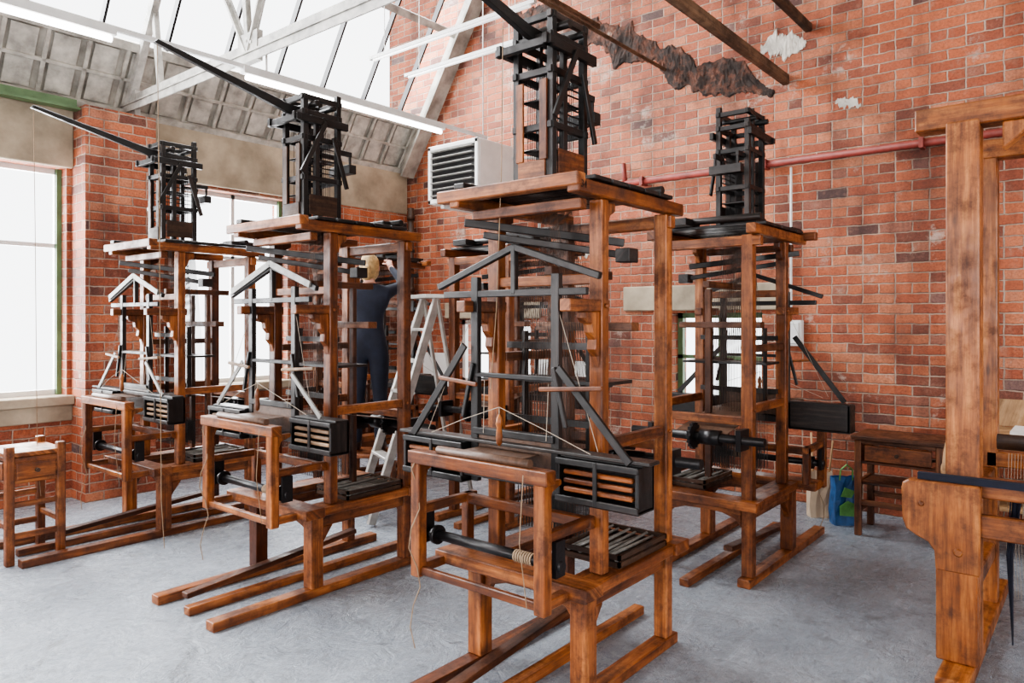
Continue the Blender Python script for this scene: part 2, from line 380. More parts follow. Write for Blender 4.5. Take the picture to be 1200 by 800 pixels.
def rubble(name, ya, za, yb, zb, width, mat, th=.06, nl=110, nw=9, seed=1, taper=8, rag=.5):
    random.seed(seed); bm = bmesh.new(); g = []
    d = Vector((yb - ya, zb - za)); n = Vector((-d.y, d.x)).normalized()
    for i in range(nl + 1):
        t = i / nl; row = []
        k = (.75 + rag * mnoise.noise((t * 9, seed, 0)) + rag * .6 * mnoise.noise((t * 31, seed, 4))) * min(1, taper * t + .15, taper * (1 - t) + .15); wdt = width * max(.12, k); sh = width * .3 * mnoise.noise((t * 6, seed + 3, 0))
        for j in range(nw + 1):
            s_ = j / nw - .5; edge = (j in (0, nw)) or (i in (0, nl))
            y = ya + d.x * t + n.x * (s_ * wdt + sh) + random.uniform(-.006, .006); z = za + d.y * t + n.y * (s_ * wdt + sh) + random.uniform(-.012, .012)
            x = XR + .01 if edge else XR - max(.003, th * (.5 + .9 * mnoise.noise((y * 9, z * 9, seed))) + random.uniform(-.2, .2) * th)
            row.append(bm.verts.new((x, y, z)))
        g.append(row)
    for i in range(nl):
        for j in range(nw): bm.faces.new([g[i][j], g[i + 1][j], g[i + 1][j + 1], g[i][j + 1]])
    bmesh.ops.recalc_face_normals(bm, faces=bm.faces)
    me = bpy.data.meshes.new(name); bm.to_mesh(me); bm.free(); me.materials.append(M[mat]); o = bpy.data.objects.new(name, me); COL.objects.link(o)
rubble('trim_7', 5.3, 5.10, 2.25, 3.52, .40, 'rubble', th=.022, nl=170, nw=12, seed=2, rag=.8)
rubble('trim_8', 2.38, 3.98, 1.98, 3.88, .30, 'plaster', th=.015, nl=40, seed=9, taper=3)
rubble('trim_9', 4.40, 2.26, 4.15, 2.24, .11, 'plaster', th=.010, nl=30, seed=5, taper=3)
rubble('trim_10', 1.75, 3.36, 1.55, 3.30, .12, 'plaster', th=.008, nl=30, seed=6, taper=3)
rubble('trim_11', 5.9, 2.30, 5.5, 2.35, .20, 'plaster', th=.008, nl=40, seed=12, taper=3)

def win_y(idx, xa, xb, za, zb, y, cols, rows, mat='white'):
    e = empty('window_%d' % idx); p = Part(); t = .045
    p.box(xa, xa + t, y, y + .05, za, zb); p.box(xb - t, xb, y, y + .05, za, zb); p.box(xa, xb, y, y + .05, za, za + t); p.box(xa, xb, y, y + .05, zb - t, zb)
    for c in cols: p.box(c - .018, c + .018, y, y + .04, za, zb)
    for r in rows: p.box(xa, xb, y, y + .04, r - .018, r + .018)
    p.done('frame', mat, e)
    g = Part(); g.box(xb - .04, xb - .0, y - .03, y, za, zb); g.done('green_casement', 'green', e)
win_y(2, .3, 2.42, .9, 2.87, 7.14, [1.2], [2.2])
win_y(3, 3.45, 4.62, .9, 2.87, 7.14, [4.05], [2.2])
win_y(4, -2.3, -.3, .9, 2.87, 7.14, [-1.3], [2.2])  # unseen window further left, added for its light
def win_x(idx, ya, yb, za, zb, x, cols, rows, mat='white'):
    e = empty('window_%d' % idx); p = Part(); t = .05
    p.box(x, x + .05, ya, ya + t, za, zb); p.box(x, x + .05, yb - t, yb, za, zb); p.box(x, x + .05, ya, yb, za, za + t); p.box(x, x + .05, ya, yb, zb - t, zb)
    for c in cols: p.box(x, x + .04, c - .018, c + .018, za, zb)
    for r in rows: p.box(x, x + .04, ya, yb, r - .018, r + .018)
    p.done('frame', mat, e)
win_x(5, 2.36, 3.23, .75, 1.62, XR + .12, [2.8], [1.2], 'green')
win_x(6, 4.95, 6.1, .8, 1.55, XR + .12, [5.5], [], 'white')
k = 7
for (a, b) in ((-2.5, 0), (1.0, 3.5), (4.2, 6.2)): win_x(k, a, b, .9, 2.9, X0 - .2, [(a + b) / 2], [2.2]); k += 1  # unseen windows behind the camera, added to let in fill
for (a, b) in ((-2.5, 0), (.8, 3.2), (3.8, 5.8)): win_y(k, a, b, .9, 2.9, Y0 - .2, [(a + b) / 2], [2.2]); k += 1  # second unseen rear row, also added for fill

e = empty('red_pipe'); p = Part(); p.cyl((6.27, 3.7, 2.9), (6.27, Y0 + .05, 2.9), .030)
for y in (3.5, 2.3, 1.1, -.2): p.box(6.22, 6.335, y - .015, y + .015, 2.86, 2.94)
p.cyl((6.27, 3.7, 2.9), (6.27, 3.72, 3.1), .024); p.done('pipe_run', 'redpipe', e)
e = empty('downpipe'); p = Part(); p.cyl((6.22, 6.75, 0), (6.22, 6.75, 2.95), .04)
for z in (.9, 1.9, 2.8): p.cyl((6.22, 6.75, z), (6.22, 6.75, z + .06), .05)
p.done('pipe', 'darkbrown', e)
e = empty('electrical_box'); p = Part(); p.box(6.27, 6.345, 2.0, 2.17, 1.33, 1.55); p.box(6.255, 6.27, 2.015, 2.155, 1.35, 1.53); p.cyl((6.32, 2.1, 1.55), (6.32, 2.1, 2.86), .010); p.done('box_and_conduit', 'white', e, bevel=.006)

e = empty('unit_heater'); p = Part()
hx0, hx1, ha, hb, z0, z1 = 5.5, 6.08, 4.97, 5.7, 2.80, 3.42
p.box(hx0 + .03, hx1, ha, hb, z0, z1)
p.box(hx0, hx0 + .03, ha, ha + .05, z0, z1); p.box(hx0, hx0 + .03, hb - .05, hb, z0, z1); p.box(hx0, hx0 + .03, ha, hb, z0, z0 + .05); p.box(hx0, hx0 + .03, ha, hb, z1 - .05, z1)
p.done('casing', 'white', e, bevel=.008)
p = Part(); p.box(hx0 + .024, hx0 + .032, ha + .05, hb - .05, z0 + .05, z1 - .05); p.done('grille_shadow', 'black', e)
p = Part()
for i in range(8):
    z = z0 + .08 + i * .067; p.bar((hx0 - .004, (ha + hb) / 2 - .3, z), (hx0 - .004, (ha + hb) / 2 + .3, z), .05, .01)
p.done('louvres', 'greywood', e)
p = Part(); p.box(hx1, 6.325, 5.05, 5.1, z0 - .06, z0); p.box(hx0 + .1, 6.325, 5.05, 5.1, z0 - .04, z0); p.box(hx0 + .1, 6.325, 5.55, 5.6, z0 - .04, z0)
p.cyl((6.25, 4.75, 2.3), (6.25, 4.75, 3.3), .016); p.cyl((6.25, 4.75, 3.3), (6.05, 4.98, 3.3), .016); p.done('brackets', 'white', e)

# ------------------------------------------------------------------ loom
def build_loom(ox, oy, rot=0, machine=True, arm=True, low=False, light_strap=False, seed=1, skid=-.64):
    random.seed(seed)
    E = empty('jacquard_hand_loom', (ox, oy, 0), rot)
    p = Part(); ys = (-.28, .28)
    for y in ys:
        p.box(skid + random.uniform(-.03, .03), .76 if y * (1 if rot == 0 else -1) < 0 else .90, y - .038, y + .038, 0, .05)
        p.box(-.04, .04, y - .040, y + .040, .05, .45)
        p.box(.648, .712, y - .033, y + .033, .05, 2.05)
        p.box(.09, .145, y - .032, y + .032, .5, 2.05)
        p.box(-.10, .78, y - .07, y + .07, .452, .498)
        p.box(.01, .65, y - .02, y + .02, .38, .45)
        p.box(.14, .65, y - .02, y + .02, 1.0, 1.05)
        p.prism([(.04, .38), (.12, .38), (.06, .30), (.04, .26)], 'y', y - .02, y + .02)
        p.box(-.13, .16, y - .026, y + .026, 1.585, 1.635)
        p.prism([(.09, 1.585), (-.02, 1.585), (-.02, 1.56), (.0, 1.54), (.03, 1.535), (.035, 1.50), (.06, 1.47), (.055, 1.43), (.08, 1.40), (.09, 1.35)], 'y', y - .022, y + .022)
        p.prism([(.145, 2.045), (.145, 1.93), (.165, 1.95), (.18, 1.99), (.22, 2.01), (.22, 2.045)], 'y', y - .018, y + .018)
        for (xx, zz) in ((.117, 1.61), (.68, 1.025), (.68, .47), (0, .47)): p.cyl((xx, y - .045 if y < 0 else y + .030, zz), (xx, y - .030 if y < 0 else y + .045, zz), .010, seg=8)
    arch = [(-.24, .45), (-.24, .33), (-.20, .375), (-.12, .40), (.0, .405), (.12, .40), (.20, .375), (.24, .33), (.24, .45)]
    p.prism(arch, 'x', -.015, .015, (0, 1, 0)); p.prism(arch, 'x', .665, .695, (0, 1, 0))
    p.box(skid + .05, .95, -.03, .03, 0, .045)
    p.box(-.11, .02, -.365, .46, .45, .505)
    p.box(.65, .785, -.365, .365, .45, .503)
    p.box(.66, .70, -.26, .26, .93, .98); p.box(.10, .135, -.26, .26, 1.7, 1.745)
    p.done('timber_frame', 'wood', E, bevel=.004)
    p = Part(); fy = (-.26, .42)
    for y in fy:
        p.box(-.272, -.220, y - .026, y + .026, .43, .94)
        p.box(-.25, .0, y - .022, y + .022, .445, .485)
        p.box(-.24, .12, y - .018, y + .018, .70, .74)
        p.prism([(-.22, .93), (-.14, .93), (-.14, .91), (-.2, .89), (-.22, .84)], 'y', y - .015, y + .015)
    p.box(-.278, -.212, -.30, .46, .925, .980); p.box(.05, .09, -.28, .44, .69, .735); p.box(.045, .095, .40, .44, .5, .74)
    p.box(-.258, -.232, -.24, .40, .44, .475)
    p.done('breast_frame', 'wood', E, bevel=.004)
    p = Part()
    for y in (-.31, .33): p.box(-.12, .78, y - .028, y + .028, 2.05, 2.108)
    p.box(-.13, -.07, -.34, .43, 2.075, 2.128); p.box(.66, .71, -.33, .36, 1.985, 2.045); p.box(-.02, .03, -.28, .31, 2.0, 2.045)
    p.done('top_beams', 'wood', E, bevel=.005)
    p = Part()
    for i in range(5): p.box(-.02 + i * .135, .105 + i * .135, -.35, .37, 2.112, 2.130)
    p.box(-.12, .06, .27, .33, 2.13, 2.155); p.box(.56, .76, -.22, -.08, 2.13, 2.175); p.box(.45, .62, .1, .3, 2.13, 2.165); p.cyl((.64, -.30, 2.16), (.64, .34, 2.16), .022)
    p.bar((-.05, .33, 1.99), (.42, -.22, 1.90), .03, .035); p.bar((-.02, .24, 1.93), (.30, -.30, 1.83), .025, .03); p.box(.26, .34, -.34, -.27, 1.80, 1.86)
    p.done('platform_boards', 'dark', E, bevel=.003)
    x0, x1, y0, y1 = .10, .34, -.05, .14
    if machine:
        zt = 2.93; p = Part(); t = .016
        for (x, y) in ((x0, y0), (x0, y1), (x1, y0), (x1, y1)):
            hgt = zt - random.choice((0, .03, .06, .1)); p.box(x - t, x + t, y - t, y + t, 2.13, hgt)
        p.box(x0 + .07, x0 + .10, y0 - .012, y0 + .012, 2.13, zt - .12); p.box(x1 - .09, x1 - .065, y1 - .012, y1 + .012, 2.13, zt - .02)
        for z in (2.15, 2.40, 2.64, 2.79, 2.88):
            p.box(x0 - .025, x1 + .025, y0 - .014, y0 + .010, z - .015, z + .015); p.box(x0 - .025, x1 + .025, y1 - .010, y1 + .014, z - .015, z + .015)
            p.box(x0 - .014, x0 + .010, y0 - .02, y1 + .02, z - .015, z + .015); p.box(x1 - .010, x1 + .014, y0 - .02, y1 + .02, z - .015, z + .015)
        for z in (2.30, 2.52): p.box(x0 + .01, x1, y0 + .02, y1 - .02, z, z + .010)
        p.box(x0 - .10, x1 + .05, y0 - .045, y0 - .020, 2.72, 2.765); p.box(x0 - .10, x1 + .05, y1 + .020, y1 + .045, 2.72, 2.765)
        p.box(x0 - .09, x0 - .06, y0 - .06, y1 + .06, 2.72, 2.755)
        p.bar((x0 - .05, y0 - .05, 2.42), (x0 + .12, y0 - .05, 2.74), .014, .028); p.bar((x1 + .04, y0 - .04, 2.36), (x1 - .06, y0 - .04, 2.66), .014, .028)
        p.cyl((x0 + .05, y0 - .06, 2.84), (x0 + .05, y1 + .06, 2.84), .018); p.cyl((x1 - .05, y0 - .04, 2.84), (x1 - .05, y1 + .04, 2.84), .015)
        p.box(x1, x1 + .12, y0 + .01, y0 + .03, 2.58, 2.61); p.box(x1, x1 + .12, y1 - .03, y1 - .01, 2.58, 2.61)
        p.bar((x1 + .11, y0 - .01, 2.50), (x1 + .11, y1 + .01, 2.50), .055, .055)
        p.bar((x1 + .11, y0 + .02, 2.5), (x1 + .11, y0 + .02, 2.61), .014); p.bar((x1 + .11, y1 - .02, 2.5), (x1 + .11, y1 - .02, 2.61), .014)
        p.done('jacquard_frame', 'dark', E, bevel=.002)
        p = Part()
        for i in range(12):
            for j in range(3):
                xx = x0 + .035 + i * (x1 - x0 - .07) / 11; yy = y0 + .03 + j * (y1 - y0 - .06) / 2
                p.cyl((xx, yy, 2.2), (xx, yy, 2.70), .0022, seg=4)
        for z in (2.44, 2.47, 2.50, 2.56, 2.59):
            p.box(x0 + .02, x1 - .02, y0 + .01, y0 + .016, z, z + .006)
        p.done('hooks', 'black', E)
        p = Part(); p.box(x0 - .026, x0 - .016, y0 + .02, y1 - .02, 2.15, 2.25); p.box(x0 - .028, x0 - .016, y0 + .01, y0 + .05, 2.25, 2.60)
        p.box(x0 - .028, x0 - .016, y1 - .05, y1 - .01, 2.25, 2.6); p.box(x0 + .02, x1 - .02, y0 - .022, y0 - .015, 2.18, 2.30)
        p.done('card_boards', 'darkbrown' if seed != 1 else 'wood', E, bevel=.002)
        if arm:
            p = Part(); ym = (y0 + y1) / 2
            p.prism([(x1 + .02, 2.78), (x1 + .02, 2.83), (x0 - .05, 2.84), (-.72, 2.995), (-.74, 2.975), (x0 - .05, 2.785)], 'y', ym - .015, ym + .015, (1, 0, 0))
            p.done('lifting_lever', 'dark', E, bevel=.003)
            p = Part()
            if seed == 1: p.poly([(-.0, ym + .1, 2.85), (-.01, ym + .1, 2.2), (-.02, ym + .12, 1.6), (-.06, ym + .12, 1.25)], .0022)
            else: p.poly([(-.72, ym, 2.98), (-.71, ym, 2.2), (-.70, ym + .01, 1.3), (-.69, ym + .02, .6), (-.66, ym + .05, .35)], .0022)
            p.done('lever_cord', 'rope', E)
    elif low:
        p = Part(); p.box(.1, .13, -.1, .25, 2.13, 2.30); p.box(.3, .33, -.1, .25, 2.13, 2.26); p.box(.05, .5, -.12, -.09, 2.2, 2.23); p.box(-.1, .5, .2, .23, 2.22, 2.25); p.cyl((.22, -.15, 2.2), (.22, .3, 2.2), .03)
        p.done('jacquard_frame', 'dark', E, bevel=.003)
    # --- batten
    bx = -.06; dz = .08
    p = Part()
    for y in (-.19, .25):
        p.box(bx - .014, bx + .016, y - .020, y + .020, .84, 1.74)
        p.bar((bx - .02, y, 1.36), (bx - .02, y + (-.06 if y < 0 else .06), 1.12), .018)
    p.box(bx - .012, bx + .012, -.34, .44, 1.65, 1.68)
    p.bar((bx, .03, 1.86), (bx, -.39, 1.725), .026, .028, .01); p.bar((bx, .03, 1.86), (bx, .47, 1.705), .026, .028, .01)
    p.box(bx - .014, bx + .014, .018, .042, 1.66, 1.87)
    p.box(bx - .015, bx + .015, -.19, .25, 1.30, 1.32)
    for (a, b) in ((-.60, -.23), (.28, .66)):
        p.box(bx + .045, bx + .06, a, b, .76 + dz, .93 + dz); p.box(bx - .06, bx + .06, a, b, .755 + dz, .772 + dz)
        p.box(bx - .06, bx + .06, a, a + .016, .76 + dz, .93 + dz); p.box(bx - .06, bx + .06, b - .016, b, .76 + dz, .93 + dz)
        p.box(bx - .068, bx - .052, a, b, .76 + dz, .785 + dz); p.box(bx - .066, bx - .052, a, b, .905 + dz, .93 + dz); p.box(bx - .03, bx + .06, a, b, .925 + dz, .938 + dz)
        p.box(bx - .070, bx - .058, (a + b) / 2 - .009, (a + b) / 2 + .009, .76 + dz, .93 + dz)
    p.box(bx - .05, bx + .05, -.23, .28, .79 + dz, .835 + dz); p.box(bx - .025, bx + .015, -.19, .25, .97 + dz, 1.0 + dz)
    if seed % 2: p.box(bx - .05, bx + .03, -.64, .70, .938 + dz, .952 + dz)
    p.done('batten', 'dark', E, bevel=.003)
    if light_strap:
        p = Part(); p.bar((bx - .02, .03, 1.88), (bx - .02, -.36, 1.745), .01, .035); p.bar((bx - .02, .03, 1.88), (bx - .02, .45, 1.725), .01, .035)
        p.bar((bx - .04, -.22, 1.25), (bx - .05, -.50, 1.03), .010, .025); p.bar((bx - .04, .29, 1.3), (bx - .05, .56, 1.03), .010, .025)
        p.done('batten_straps', 'greywood', E)
    else:
        p = Part(); p.bar((bx - .03, -.22, 1.36), (bx - .05, -.56, 1.02), .014, .032); p.bar((bx - .03, .29, 1.44), (bx - .05, .60, 1.02), .014, .032)
        p.done('picking_arms', 'dark', E, bevel=.002)
    p = Part()
    for (a, b) in ((-.58, -.25), (.30, .64)):
        for i in range(3): p.bar((bx - .04, a + .01, .808 + dz + i * .034), (bx - .04, b - .01, .808 + dz + i * .034), .025, .018)
    p.bar((bx - .05, -.44, 1.29), (bx - .05, -.14, 1.27), .018); p.bar((bx - .05, .20, 1.27), (bx - .05, .43, 1.29), .018)
    p.done('shuttles', 'slat' if light_strap else 'wood', E, bevel=.004)
    p = Part(); hy = .03
    for y in (-.40, .46): p.poly([(bx - .07, y, 1.04), (bx - .09, (y + hy) / 2, 1.12), (bx - .10, hy, 1.19)], .0016)
    p.poly([(bx, -.15, 1.29), (bx - .03, -.16, 1.06)], .0016); p.poly([(bx, .2, 1.29), (bx - .03, .18, 1.06)], .0016)
    p.poly([(bx, -.19, 1.62), (bx - .05, -.42, 1.05)], .0014); p.poly([(bx, .25, 1.62), (bx - .05, .5, 1.05)], .0014)
    p.poly([(bx - .10, hy, 1.19), (bx - .10, hy, 1.15)], .002)
    p.done('picking_cord', 'thread', E)
    Part().lathe((bx - .10, hy, 1.03), [(.005, 0), (.012, .01), (.014, .04), (.010, .075), (.015, .09), (.011, .115), (.004, .13)]).done('picking_handle', 'wood_near', E)
    p = Part(); p.cyl((-.17, -.30, .60), (-.17, .46, .60), .022, seg=16); p.cyl((-.17, -.24, .60), (-.17, -.22, .60), .042, seg=16); p.cyl((-.17, .37, .60), (-.17, .39, .60), .042, seg=16)
    p.cyl((.80, -.42, .86), (.80, .42, .86), .026, seg=16)
    p.cyl((.80, -.02, .86), (.80, .0, .86), .07, seg=24); p.cyl((.80, .04, .86), (.80, .16, .86), .045, seg=20)
    for y in (-.28, .28): p.box(.71, .84, y - .015, y + .015, .80, .92)
    for y in (-.28, .44): p.box(-.2, -.14, y - .010, y + .010, .56, .70)
    for i in range(16):
        a = 2 * math.pi * i / 16; p.box(.80 + .073 * math.cos(a) - .007, .80 + .073 * math.cos(a) + .007, -.02, .0, .86 + .073 * math.sin(a) - .007, .86 + .073 * math.sin(a) + .007)
    p.done('rollers', 'black', E)
    p = Part()
    for i in range(8): p.cyl((-.17, -.16 + i * .012, .60), (-.17, -.152 + i * .012, .60), .025, seg=12)
    p.done('cord_winding', 'rope', E)
    p = Part()
    def sheet(a, b, ya, yb, th=.003): p.prism([(a[0], a[1]), (b[0], b[1]), (b[0], b[1] - th), (a[0], a[1] - th)], 'y', ya, yb)
    sheet((-.245, 1.0), (bx - .02, 1.0), -.12, .2); sheet((bx, .98), (.3, .98), -.12, .2); sheet((.3, .98), (.80, .89), -.12, .2); p.cyl((-.245, -.2, .995), (-.245, .3, .995), .018)
    p.box(bx - .006, bx + .006, -.19, .25, .91, 1.05)
    p.done('warp_and_cloth', 'silk', E)
    p = Part()
    for i in range(22):
        for j in range(4):
            yt = .0 + .1 * (i / 21); yb = -.13 + .34 * i / 21; xx = .19 + .06 * j
            p.cyl((xx, yt, 2.1), (xx + .0, yb, 1.28), .0012, seg=3); p.cyl((xx, yb, 1.28), (xx, yb, .78), .0012, seg=3)
    p.done('harness_cords', 'darkbrown', E)
    p = Part()
    for i in range(22):
        for j in range(4): yb = -.13 + .34 * i / 21; xx = .19 + .06 * j; p.cyl((xx, yb, .60), (xx, yb, .78), .0025, seg=5)
    p.box(.17, .39, -.28, .28, 1.27, 1.285)
    for y in (-.14, .22): p.box(.24, .27, y - .008, y + .008, .97, 1.5)
    for z in (1.08, 1.42): p.box(.19, .21, -.24, .28, z, z + .03)
    p.done('lingoes_and_comberboard', 'dark', E)
    p = Part(); p.box(.42, .45, -.10, -.06, .5, 1.75); p.box(.42, .45, .14, .18, .5, 1.75); p.box(.40, .47, -.27, .27, 1.50, 1.54); p.box(.14, .65, -.02, .02, 1.75, 1.79)
    p.box(.14, .65, .24, .30, 1.36, 1.40)
    p.done('inner_supports', 'wood_dark', E, bevel=.003)
    p = Part(); tx0, tx1, ty0, ty1 = .20, .62, -.33, -.02
    for i in range(2):
        z = .505 + i * .030
        p.box(tx0, tx1, ty0, ty0 + .012, z, z + .020); p.box(tx0, tx1, ty1 - .012, ty1, z, z + .020); p.box(tx0, tx0 + .012, ty0, ty1, z, z + .020); p.box(tx1 - .012, tx1, ty0, ty1, z, z + .020)
    p.box(tx0, tx1, ty0, ty1, .501, .506)
    p.done('bobbin_tray', 'darkbrown', E)
    p = Part()
    for i in range(9): yy = ty0 + .03 + i * .031; p.cyl((tx0 + .02, yy, .53 + .01 * (i % 2)), (tx1 - .02, yy, .53 + .01 * (i % 3)), .010, .006, seg=8)
    p.done('bobbins', 'greywood', E)
    p = Part(); p.bar((-.55, .1, .07), (.6, .12, .16), .06, .03); p.done('treadle', 'wood_dark', E, bevel=.003)
    p = Part(); pts = [(-.27, .40, .96)]
    for i in range(10): pts.append((-.28 + .02 * math.sin(i * 1.3), .41 + .02 * math.cos(i * 1.7), .9 - i * .085))
    p.poly(pts, .0028); p.poly([(-.29, -.2, .96), (-.30, -.19, .7), (-.28, -.21, .45)], .002); p.done('loose_cords', 'rope', E)
    return E
X1 = 2.45
LA = build_loom(X1, 1.92, 0, seed=1)
build_loom(X1, 3.74, 0, light_strap=True, seed=2)
build_loom(X1, 5.54, 0, light_strap=True, seed=3, skid=-.88)
build_loom(4.85, 1.91, math.pi, arm=False, seed=4)
build_loom(4.85, 3.74, math.pi, machine=False, low=True, seed=5)
build_loom(4.85, 5.54, math.pi, machine=False, low=True, seed=6)
cu = bpy.data.curves.new('number_34', 'FONT'); cu.body = '34'; cu.size = .042; cu.extrude = .0004
to = bpy.data.objects.new('number_34', cu); COL.objects.link(to); cu.materials.append(M['black']); to.parent = LA; to.location = (-.105, -.3405, 2.068); to.rotation_euler = (math.pi / 2, 0, 0)

# ------------------------------------------------------------------ large loom frame at the right
random.seed(11)
E = empty('broad_loom_frame'); p = Part()
for x in (3.76, 4.6):
    s = .07 if x < 4 else .05
    for y in (.50, -1.3):
        p.box(x - s, x + s, y - s, y + s * .8, .06, 2.42)
    p.box(x - .055, x + .055, -1.45, .68, 2.40, 2.50)
    p.box(x - .05, x + .05, -1.3, .5, .78, .86)
for y in (.50, -1.3):
    p.box(3.45, 5.0, y - .06, y + .06, 0, .07); p.box(3.76, 4.6, y - .04, y + .03, .70, .78); p.box(3.76, 4.6, y - .04, y + .03, .30, .38)
p.box(3.7, 4.7, .08, .16, 2.32, 2.40); p.box(3.7, 4.7, -.7, -.6, 2.32, 2.40)
p.prism([(.42, .46), (.42, .84), (.69, .84), (.715, .825), (.72, .80), (.715, .66), (.70, .62), (.66, .595), (.615, .575), (.59, .54), (.585, .46)], 'x', 3.63, 3.70)
p.box(3.635, 3.69, .43, .585, .07, .47)
p.box(3.66, 3.70, -1.3, .43, .62, .72)
p.prism([(.35, 2.40), (.35, 2.28), (.30, 2.32), (.22, 2.40)], 'x', 3.72, 3.80)
p.cyl((3.62, .50, .55), (3.64, .50, .55), .018); p.cyl((3.62, .64, .74), (3.64, .64, .74), .012)
p.done('timber_frame', 'wood_near', E, bevel=.006)
p = Part(); p.cyl((3.95, .44, .60), (3.95, -1.3, .60), .05, seg=20); p.cyl((4.45, .44, .93), (4.45, -1.3, .93), .04, seg=20); p.done('beams', 'darkbrown', E)
p = Part()
for i in range(60): y = .30 - i * .024; p.cyl((4.0, y, .64), (4.45, y, .97), .0016, seg=3)
for i in range(30): y = .36 - i * .012; p.poly([(4.1, y, .93), (4.1, y + .01, .5), (4.12, y, .25)], .0012, 3)
p.done('warp_threads', 'thread', E)
p = Part(); p.box(3.66, 3.69, -.4, .66, .842, .872)
for i in range(14): p.poly([(3.9, .33 - i * .004, .84), (3.9 + .02 * math.sin(i), .34 + .01 * math.cos(i * 2), .5), (3.92, .33, .1)], .003, 4)
p.done('strap', 'navy', E)
p = Part(); p.cyl((4.2, .60, .80), (4.2, .625, .80), .16, seg=32); p.cyl((4.2, .53, .80), (4.2, .65, .80), .03, seg=16); p.done('pulley_wheel', 'palewood', E, bevel=.004)

# ------------------------------------------------------------------ furniture
def side_table(name, x0, x1, y0, y1, h, mat='wood', t=.05, ears=0):
    E = empty(name); p = Part()
    for (x, y) in ((x0, y0), (x1 - t, y0), (x0, y1 - t), (x1 - t, y1 - t)):
        p.box(x, x + t, y, y + t, 0, h - .03 + ears)
    g = .02 if not ears else -.003
    p.box(x0 - g, x1 + g, y0 - g, y1 + g, h - .03, h)
    for (a, b) in ((y0 + .01, y0 + .035), (y1 - .035, y1 - .01)): p.box(x0 + .01, x1 - .01, a, b, .16, .20); p.box(x0 + .01, x1 - .01, a, b, h - .2, h - .03); p.box(x0 + .01, x1 - .01, a, b, .36, .395)
    for (a, b) in ((x0 + .01, x0 + .035), (x1 - .035, x1 - .01)): p.box(a, b, y0 + .01, y1 - .01, .22, .26); p.box(a, b, y0 + .01, y1 - .01, h - .2, h - .18); p.box(a, b, y0 + .01, y1 - .01, h - .06, h - .03)
    if not ears: p.box(x0 + .02, x1 - .02, y0 + .02, y1 - .02, .37, .385)
    p.done('carcass', mat, E, bevel=.005)
    p = Part(); p.box(x0 - .002, x0 + .03, y0 + .07, y1 - .07, h - .175, h - .065)
    p.box(x0 + .06, x1 - .06, y0 - .002, y0 + .03, h - .175, h - .065)
    p.done('drawer', 'wood', E, bevel=.004)
    p = Part(); p.cyl((x0 - .03, (y0 + y1) / 2, h - .12), (x0, (y0 + y1) / 2, h - .12), .013); p.cyl(((x0 + x1) / 2, y0 - .03, h - .12), ((x0 + x1) / 2, y0, h - .12), .013); p.done('knobs', 'darkbrown', E)
    return E
side_table('weavers_stool_table', 1.50, 1.84, 5.33, 5.75, .71, ears=.07)
side_table('side_table_with_drawer', 5.62, 6.02, .86, 1.42, .72, 'wood_dark', .045)
E = empty('wooden_workbench'); p = Part()
p.box(5.65, 6.25, -.9, .72, .74, .79)
for (x, y) in ((5.7, -.85), (6.18, -.85), (5.7, .66), (6.18, .66)): p.box(x, x + .06, y - .03, y + .03, 0, .74)
p.box(5.7, 6.2, -.88, .69, .3, .33); p.box(5.68, 5.7, -.85, .66, .62, .74); p.done('bench', 'palewood', E, bevel=.005)
p = Part(); p.box(5.75, 6.1, .1, .5, .79, .82); p.box(5.75, 6.0, -.5, -.05, .79, .83); p.box(5.75, 6.1, -.3, .3, .335, .45); p.done('paper_stacks', 'sheet', E)
for i, (y0, y1, z1) in enumerate(((.25, .70, .98), (-.5, .0, 1.0))):
    p = Part(); p.prism([(6.26, .792), (6.28, .792), (6.33, z1), (6.31, z1)], 'y', y0, y1); p.done('leaning_board', 'palewood')
def bag(name, x, y, w, d, h, mat, rz):
    E = empty(name, (x, y, 0), rz); bm = bmesh.new()
    rings = []; 
    for k_, z in enumerate((0, h * .25, h * .5, h * .75, h)):
        s = 1 + .04 * math.sin(k_ * 2); dd = d * (1 - .25 * k_ / 4)
        rings.append([bm.verts.new((a * w / 2 * s + random.uniform(-.006, .006), b * dd / 2 + random.uniform(-.008, .008), z + (random.uniform(-.008, .008) if k_ else 0))) for a, b in ((-1, -1), (-.5, -1.05), (0, -.95), (.5, -1.05), (1, -1), (1, 0), (1, 1), (.5, .95), (0, 1.05), (-.5, .95), (-1, 1), (-1, 0))])
    n = 12
    for i in range(4):
        for j in range(n): bm.faces.new([rings[i][j], rings[i][(j + 1) % n], rings[i + 1][(j + 1) % n], rings[i + 1][j]])
    bm.faces.new(rings[0][::-1]); me = bpy.data.meshes.new(name + '_body'); bm.to_mesh(me); bm.free()
    o = bpy.data.objects.new('bag_body', me); COL.objects.link(o); me.materials.append(M[mat]); o.parent = E
    m_ = o.modifiers.new('s', 'SOLIDIFY'); m_.thickness = .003
    return E
E = bag('paper_bag', 5.98, 1.77, .16, .10, .36, 'paper', math.radians(-55))
p = Part()
for (a, b) in (((-.03, 0, .02), (-.06, .0, .66)), ((.02, .01, .02), (.06, .02, .68)), ((.04, 0, .02), (.10, -.02, .60))): p.cyl(a, b, .008, seg=8)
p.done('sticks', 'palewood', E)
E = bag('shopping_bag', 5.88, 1.56, .17, .11, .36, 'bluebag', math.radians(-50))
p = Part(); p.prism([(-.06, .08), (.05, .07), (.07, .16), (0, .19), (-.06, .15)], 'y', -.068, -.062); p.prism([(-.05, .22), (.03, .21), (.06, .26), (-.02, .29)], 'y', -.062, -.056); p.poly([(-.05, -.042, .34), (-.045, -.048, .42), (0, -.052, .46), (.045, -.048, .42), (.05, -.042, .34)], .006); p.done('print_and_handle', 'greenlabel', E)
